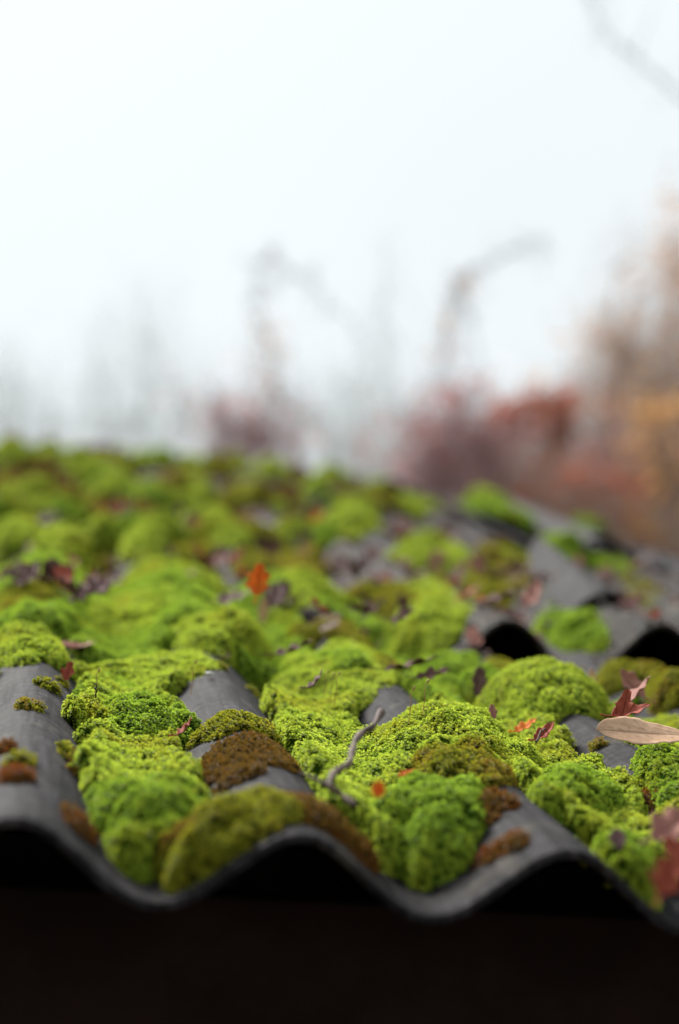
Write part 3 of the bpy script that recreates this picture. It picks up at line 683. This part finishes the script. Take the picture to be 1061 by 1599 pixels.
for (hx, hy, n, rx_, ry_, key, where) in heaps:
    pts = sorted([(hx + random.uniform(-rx_, rx_), hy + random.uniform(-ry_, ry_)) for _ in range(n)])
    for k, (x, y) in enumerate(pts):
        kk = random.choices([key, 'red', 'mauve', 'orange'], [.62, .14, .2, .04])[0]
        d_ = max(.3, at(x, y, 0)[1] + 1.0)
        leaf(f'{col_word[kk]} dead leaf, {ORD[k]} from the left {where}', x, y, .042 / d_ * F, random.uniform(.45, .75), kk, random.uniform(-2.2, 2.2), random.uniform(0, .6), random.uniform(-.5, .5), random.uniform(.4, 1.3), .4, random.uniform(.0, .035), random.choice([0, 0, 0, 3]), .2, 100 + k, True, 'dead leaves lying between the moss')

# twig
def P3(x, y, w): return at(x, y, w)
base = P3(550, 1252, .01)
pts = [P3(553, 1254, .004), P3(535, 1240, .010), P3(518, 1228, .016), P3(528, 1208, .020), P3(541, 1196, .024), P3(552, 1182, .028), P3(560, 1163, .032), P3(562, 1150, .036), P3(577, 1138, .040), P3(594, 1118, .046)]
pts = [P3(555, 1258, .000), P3(532, 1240, .004), P3(512, 1226, .010), P3(522, 1206, .013), P3(546, 1193, .017), P3(550, 1176, .021), P3(554, 1158, .025), P3(566, 1143, .029), P3(583, 1135, .033), P3(596, 1112, .040)]
tw = empty('twig', roofm(*base), 'crooked grey twig lying on the moss in the centre gutter', 'twig')
pp = np.array(pts) - base
tt = np.linspace(0, len(pp) - 1, 64); sp = np.stack([np.interp(tt, range(len(pp)), pp[:, k]) for k in range(3)], 1)
for _ in range(2): sp[1:-1] = (sp[:-2] + 2 * sp[1:-1] + sp[2:]) / 4
rad = .0023 + .0005 * np.sin(tt * 5.1) + .0007 * np.exp(-((tt - 3.3) / .25) ** 2) + .0006 * np.exp(-((tt - 6.9) / .2) ** 2) + .0006 * np.exp(-((tt - 8.9) / .3) ** 2) + .0004 * np.exp(-((tt - 5) / .2) ** 2)
Pt, Ft = tube(sp, rad, 10); mesh_obj('stem', Pt, Ft, M_TWIG, tw, tw.matrix_world.copy())
side = [sp[int(k)] for k in ()]
a0 = sp[13]
Pt, Ft = tube([a0, a0 + np.array([-.007, .006, .002]), a0 + np.array([-.018, .020, .004])], [.002, .0017, .0010], 8); mesh_obj('side_shoot', Pt, Ft, M_TWIG, tw, tw.matrix_world.copy())
def little_twig(label, pa, pb, r_):
    pa, pb = np.array(pa), np.array(pb); e = empty('twig', roofm(*pa), label, 'twig')
    t_ = np.linspace(0, 1, 9)[:, None]; path = (pb - pa) * t_ + np.array([0, 0, 1]) * .004 * np.sin(t_ * 3.1) + RNG.normal(0, .0006, (9, 3))
    P_, F_ = tube(path, np.linspace(r_, r_ * .6, 9), 7); mesh_obj('stem', P_, F_, M_TWIG, e, e.matrix_world.copy())
little_twig('thin upright grey stalk in the lime moss beside the leftmost rib', P3(150, 1090, .0), P3(150, 1068, .022), .0008)
little_twig('short pale stalk end on the rib right of the domed cushion', P3(838, 1158, .006), P3(852, 1140, .014), .0011)
little_twig('dark stick poking from the leaf trail in the centre distance', P3(470, 815, .02), P3(498, 772, .10), .010)
for sx, sy in ((517, 1078), (508, 1072), (524, 1086), (640, 1112), (662, 1100), (905, 1062), (150, 1072), (300, 1068)):
    b0 = P3(sx, sy, .004 if sy < 1100 or sx < 600 else .03); hgt_ = random.uniform(.012, .02)
    e = empty('spore_stalk', roofm(*b0), {517: 'tall brown spore stalk standing in the centre moss bed', 508: 'brown spore stalk just left of the tallest one', 524: 'brown spore stalk just right of the tallest one', 640: 'spore stalk on the left end of the long moss ridge', 662: 'spore stalk on the crest of the long moss ridge', 905: 'spore stalk on the domed moss cushion', 150: 'spore stalk beside the leftmost rib', 300: 'spore stalk near the middle rib dome'}[sx], 'spore stalk', 'moss spore stalks')
    P_, F_ = tube([(0, 0, -.01), (.0004, 0, hgt_ * .4), (-.0006, .0005, hgt_ * .8), (.001, 0, hgt_)], [.0004, .0004, .0003, .0003], 5); mesh_obj('stalk', P_, F_, M_CAPSULE, e, e.matrix_world.copy())
    P_, F_ = tube([(.001, 0, hgt_ - .0003), (.0014, 0, hgt_ + .001), (.002, 0, hgt_ + .0026), (.0023, 0, hgt_ + .0034)], [.0004, .0009, .0008, .0002], 6); mesh_obj('capsule', P_, F_, M_CAPSULE, e, e.matrix_world.copy())
# the white grit and a white grit
def ico(r_, n1=6, n2=9):
    V = [(0, 0, r_)] + [(r_ * math.sin(math.pi * i / n1) * math.cos(2 * math.pi * j / n2), r_ * math.sin(math.pi * i / n1) * math.sin(2 * math.pi * j / n2), r_ * math.cos(math.pi * i / n1)) for i in range(1, n1) for j in range(n2)] + [(0, 0, -r_)]
    Fc = [(0, 1 + j, 1 + (j + 1) % n2) for j in range(n2)] + [(1 + (i - 1) * n2 + j, 1 + i * n2 + j, 1 + i * n2 + (j + 1) % n2, 1 + (i - 1) * n2 + (j + 1) % n2) for i in range(1, n1 - 1) for j in range(n2)] + [(len(V) - 1, 1 + (n1 - 2) * n2 + (j + 1) % n2, 1 + (n1 - 2) * n2 + j) for j in range(n2)]
    return np.array(V), Fc
p = P3(327, 1052, .001); V, Fc = ico(.0032); V = V * np.array([1.3, 1, .6]) + RNG.normal(0, .0003, V.shape)
tag(mesh_obj('grit', V, Fc, M_GRIT, None, roofm(*p)), 'white grit speck on top of the middle rib', 'pebble')
# crumbs of leaf and bark in the gutters
cv, cf, k0 = [], [], 0
for _ in range(24000):
    v = random.random() ** 1.1 * 5.9 + .1; u = random.uniform(-.15 - v * .07, min(1.5, .42 + v * .42))
    if random.random() < .25: u = round(u / PIT - .5) * PIT + PIT / 2 + random.gauss(0, .02)
    if v < .9 and (random.random() < .5 or math.cos(2 * math.pi * u / PIT) > -.1): continue
    s = random.uniform(.0012, .004) * (1 + v * 1.1); w = float(sheet_w(np.array(u), np.array(v))) + random.uniform(.0005, .004)
    a = random.uniform(0, 6.3); tl = random.uniform(-.7, .7)
    for (x, y) in ((-1, -.5), (1, -.6), (.8, .5), (-.7, .7)):
        X, Y = x * s, y * s * .8; cv.append((u + X * math.cos(a) - Y * math.sin(a), v + X * math.sin(a) + Y * math.cos(a), w + X * tl + .2 * s * (x * y)))
    cf.append((k0, k0 + 1, k0 + 2, k0 + 3)); k0 += 4
tag(mesh_obj('leaf_crumbs', cv, cf, M_LITTER, None, MROOF, smooth=False), 'brown crumbs of leaf and bark strewn over the roof', 'leaf litter', kind='stuff')

# flat dead leaves packed into the gaps, too many to count
lv, lf, lm = [], [], []
for _ in range(2600):
    v = .75 + random.random() ** 1.0 * 5.5; u = random.uniform(-.15 - v * .08, min(1.5, .45 + v * .40))
    if random.random() < .5: u = round(u / PIT - .5) * PIT + PIT / 2 + random.gauss(0, .02)
    if fbm(np.array(u * 7), np.array(v * 4), 77, 3) < .42: continue
    s = random.uniform(.010, .022); w = float(sheet_w(np.array(u), np.array(v))) + random.uniform(.002, .014)
    a = random.uniform(0, 6.3); tx, ty = random.gauss(0, .45), random.gauss(0, .45); cu = random.uniform(.2, .9)
    k0 = len(lv)
    for (x, y) in ((0, -1.1), (.45, -.45), (.5, .3), (0, 1.15), (-.5, .35), (-.42, -.5), (0, 0)):
        z = cu * (x * x * 1.2 + y * y * .4) * s; X, Y = x * s * random.uniform(.8, 1.2), y * s
        lv.append((u + X * math.cos(a) - Y * math.sin(a), v + X * math.sin(a) + Y * math.cos(a), w + z + X * tx + Y * ty))
    for k in range(6): lf.append((k0 + 6, k0 + k, k0 + (k + 1) % 6)); 
    lm.append(random.choices(range(4), [.35, .3, .2, .15])[0])
ll = mesh_obj('leaf_litter', lv, lf, [LEAFM['brown'], LEAFM['mauve'], LEAFM['pink'], LEAFM['red']], None, MROOF, smooth=False)
ll.data.polygons.foreach_set('material_index', np.repeat(lm, 6).tolist())
tag(ll, 'flat rusty and purplish dead leaves packed in the gaps between moss cushions', 'leaf litter', kind='stuff')

# ------------------------------------------------------------------ trees and shrubs beyond the roof
def plant(name, label, cat, bx, D, blobs, bark, trunk_r=.06, extra=(), seed=1, leafm='russet', group=None):
    """blobs: (x, y, rx, ry, twigs, leaves) in directions of the photograph at distance D"""
    rg = np.random.default_rng(seed); blobs = [(a, b, c, d, int(e_ * (1.15 if D > 20 else .8)), int(f_ * (.75 if leafm in ('plum', 'tan') else .33 if leafm == 'haze' else .8))) for a, b, c, d, e_, f_ in blobs]
    g0 = far(bx, 900, D); g0[2] = 0
    mpp = D / F
    e = empty(name, Matrix.Translation(g0.tolist()), label, cat, group)
    Vt, Ft_, nt_ = [], [], 0; Vw, Fw, nw_ = [], [], 0; Vl, Fl, nl_ = [], [], 0
    right = RWORLD[:, 0]; fwd = -RWORLD[:, 2].copy(); fwd[2] = 0; fwd /= np.linalg.norm(fwd); up = np.array([0, 0, 1.0])
    def add(Vs, Fs, off, P, q):
        Vs.append(P); Fs.append(q + off); return off + len(P)
    def wavy(a, b, n, amp):
        t = np.linspace(0, 1, n)[:, None]; p = a + (b - a) * t
        o = np.cumsum(rg.normal(0, 1, (n, 3)), 0); o -= o[0]; o -= t * o[-1]
        return p + o * amp * np.linalg.norm(b - a) / n
    cs = [far(b[0], b[1], D + rg.uniform(-.4, .4)) - g0 for b in blobs]
    top = np.mean(cs, 0); fork = np.array([top[0] * .35, top[1] * .35, max(.8, min(c[2] for c in cs) * .55)])
    tr = wavy(np.zeros(3), fork, 8, .25)
    nt_ = add(Vt, Ft_, nt_, *tube(tr, np.linspace(trunk_r, trunk_r * .7, 8), 8))
    for b, c in zip(blobs, cs):
        x, y, rx_, ry_, nt2, nl2 = b
        lim = wavy(fork, c, 10, .4)
        nt_ = add(Vt, Ft_, nt_, *tube(lim, np.linspace(trunk_r * .6, trunk_r * .18, 10), 6))
        for k in range(nt2):
            s = lim[rg.integers(4, 10)]
            d = rg.normal(0, 1, 3); d /= np.linalg.norm(d); rr_ = rg.random() ** .5 * 1.45
            en = c + (right * d[0] * rx_ + up * d[1] * ry_ + fwd * d[2] * rx_) * mpp * rr_
            pth = wavy(s, en, 6, .5); r0 = rg.uniform(.003, .008)
            nw_ = add(Vw, Fw, nw_, *tube(pth, np.linspace(r0, .002, 6), 4))
            for _ in range(2):
                i = rg.integers(2, 6); e2 = pth[i] + rg.normal(0, 1, 3) * mpp * rx_ * .3 + up * .1
                nw_ = add(Vw, Fw, nw_, *tube(wavy(pth[i], e2, 4, .4), [.003, .0025, .002, .0015], 3))
        if nl2:
            clump = rg.normal(0, .55, (16, 3)); d = rg.normal(0, 1, (nl2, 3)) * rg.choice([.14, .3, .8], (nl2, 1)) + clump[rg.integers(0, 16, nl2)]
            cc = c + (d[:, :1] * right * rx_ + d[:, 1:2] * up * ry_ + d[:, 2:3] * fwd * rx_) * mpp
            a1 = rg.normal(0, 1, (nl2, 3)); a1 /= np.linalg.norm(a1, axis=1, keepdims=True); a2 = np.cross(a1, rg.normal(0, 1, (nl2, 3))); a2 /= np.linalg.norm(a2, axis=1, keepdims=True)
            s = rg.uniform(.022, .045, (nl2, 1))
            P = np.stack([cc - a1 * s, cc + a2 * s * .55, cc + a1 * s, cc - a2 * s * .55], 1).reshape(-1, 3)
            nl_ = add(Vl, Fl, nl_, P, np.arange(nl2 * 4).reshape(-1, 4))
    mw = e.matrix_world.copy()
    for path, r0 in extra:
        pts_ = np.array([far(x_, y_, D) - g0 for x_, y_ in path]); n_ = len(pts_) * 5
        ti = np.linspace(0, len(pts_) - 1, n_); pts_ = np.stack([np.interp(ti, range(len(pts_)), pts_[:, k]) for k in range(3)], 1)
        nt_ = add(Vt, Ft_, nt_, *tube(pts_, np.linspace(r0, r0 * .35, n_), 6))
        for i in range(2, n_):
            for _ in range(2):
                e2 = pts_[i] + rg.normal(0, 1, 3) * .10
                nw_ = add(Vw, Fw, nw_, *tube(wavy(pts_[i], e2, 4, .4), [.005, .004, .003, .002], 3))
    mesh_obj('trunk', np.vstack(Vt), np.vstack(Ft_), bark, e, mw)
    if Vw:
        o = mesh_obj('twigs', np.vstack(Vw), np.vstack(Fw), bark, e, mw); o['kind'] = 'stuff'
    if Vl:
        o = mesh_obj('crown', np.vstack(Vl), np.vstack(Fl), BUSHM[leafm], e, mw, smooth=False); o['kind'] = 'stuff'
    return e
plant('bare_tree', 'faint bare tree at the far left above the ridge', 'tree', 20, 24, [(10, 600, 80, 80, 70, 0), (80, 640, 80, 70, 60, 0), (-20, 560, 60, 50, 30, 0)], M_BARK_PALE, .05, seed=2)
plant('bare_tree', 'pale slender bare tree with upright twigs, left of centre', 'tree', 215, 27, [(225, 520, 60, 130, 50, 0), (160, 590, 60, 110, 50, 0), (280, 600, 70, 90, 60, 0), (215, 650, 130, 60, 80, 0)], M_BARK_PALE, .05, [([(225, 700), (230, 560), (222, 450)], .02), ([(160, 700), (150, 560), (160, 470)], .015)], seed=3)
plant('bare_tree', 'spindly tree with an arching twig and a few brown leaves, centre left', 'tree', 430, 13, [(405, 520, 26, 70, 10, 20), (430, 590, 26, 60, 12, 40), (350, 640, 60, 50, 30, 30), (480, 640, 60, 60, 30, 6)], M_BARK, .018, [([(425, 700), (430, 620), (427, 560), (408, 500), (398, 450), (406, 412), (425, 402), (455, 425), (495, 450), (545, 500)], .005)], seed=4, leafm='tan')
plant('shrub', 'low mauve twiggy shrub just above the middle of the ridge', 'shrub', 380, 11, [(390, 668, 80, 45, 130, 110), (340, 640, 60, 45, 50, 40)], M_BARK_MAUVE, .012, seed=5, leafm='plum')
plant('bare_tree', 'pale bare tree behind the centre of the ridge', 'tree', 560, 22, [(560, 610, 110, 90, 70, 0), (500, 660, 90, 60, 60, 0), (620, 650, 80, 80, 70, 0), (595, 500, 40, 130, 20, 0)], M_BARK_PALE, .04, [([(600, 700), (598, 520), (600, 370)], .016)], seed=6)
plant('bare_tree', 'thin tree with a hooked leafy tip, right of centre', 'tree', 705, 12, [(702, 510, 22, 70, 8, 24), (718, 445, 20, 26, 6, 22)], M_BARK, .015, [([(700, 700), (694, 600), (697, 540), (703, 480), (712, 445), (728, 430), (770, 410), (800, 390), (850, 372)], .004)], seed=7, leafm='tan')
plant('shrub', 'purplish red dense shrub beyond the right end of the ridge', 'shrub', 715, 11, [(715, 650, 66, 55, 150, 330), (690, 710, 75, 55, 150, 200), (770, 690, 60, 40, 90, 150)], M_BARK_MAUVE, .014, seed=8, leafm='plum')
plant('shrub', 'russet leafy shrub with a curved top, right of the purplish shrub', 'shrub', 840, 11.5, [(785, 668, 40, 22, 40, 170), (815, 648, 40, 24, 40, 220), (845, 628, 44, 28, 40, 260), (872, 640, 36, 30, 40, 170), (880, 672, 30, 34, 40, 120)], M_BARK_TAN, .014, seed=9, leafm='russet')
plant('shrub', 'broad mauve grey thicket of bare twigs low behind the verge', 'shrub', 850, 12.5, [(680, 750, 110, 80, 150, 130), (790, 760, 110, 80, 190, 130), (900, 790, 110, 80, 200, 170), (1000, 800, 110, 90, 220, 190), (870, 710, 110, 60, 130, 80), (1010, 700, 90, 80, 150, 80)], M_BARK_MAUVE, .014, seed=10, leafm='plum')
plant('shrub', 'second pale pinkish thicket filling the low right background', 'shrub', 930, 15, [(640, 720, 100, 70, 130, 260), (740, 740, 120, 80, 180, 480), (850, 750, 120, 90, 220, 640), (960, 760, 120, 90, 220, 700), (1040, 740, 100, 110, 220, 600), (960, 670, 130, 70, 190, 400), (1010, 590, 90, 70, 130, 240)], M_BARK_PALE, .014, seed=20, leafm='haze')
plant('shrub', 'reddish leafy patch of shrub low on the right', 'shrub', 910, 11, [(890, 765, 80, 40, 70, 260), (930, 780, 60, 36, 50, 150)], M_BARK_TAN, .012, seed=11, leafm='russet')
plant('leafy_tree', 'tan brown tree with thin autumn leaves at the right edge', 'tree', 1090, 13, [(1062, 400, 40, 80, 50, 380), (1000, 390, 50, 60, 26, 12), (945, 520, 55, 50, 60, 110), (1010, 560, 90, 70, 110, 130), (920, 600, 70, 50, 80, 70), (1080, 520, 50, 80, 70, 200), (1000, 700, 90, 70, 120, 190), (1050, 620, 60, 70, 80, 120)], M_BARK_TAN, .035, seed=12, leafm='tan')
plant('shrub', 'ochre yellow leafy shrub at the right edge', 'shrub', 1030, 11.5, [(1045, 650, 60, 36, 60, 240), (1010, 700, 46, 70, 60, 220), (1050, 760, 60, 60, 60, 220), (1040, 820, 60, 46, 60, 140)], M_BARK_TAN, .014, seed=13, leafm='ochre')
plant('bare_tree', 'tall bare tree whose bough crosses the top right corner', 'tree', 1350, 9, [(1250, 260, 60, 60, 30, 0)], M_BARK_PALE, .12, [([(1290, 330), (1200, 245), (1080, 165), (1010, 105), (950, 55), (915, -15)], .009)], seed=14)
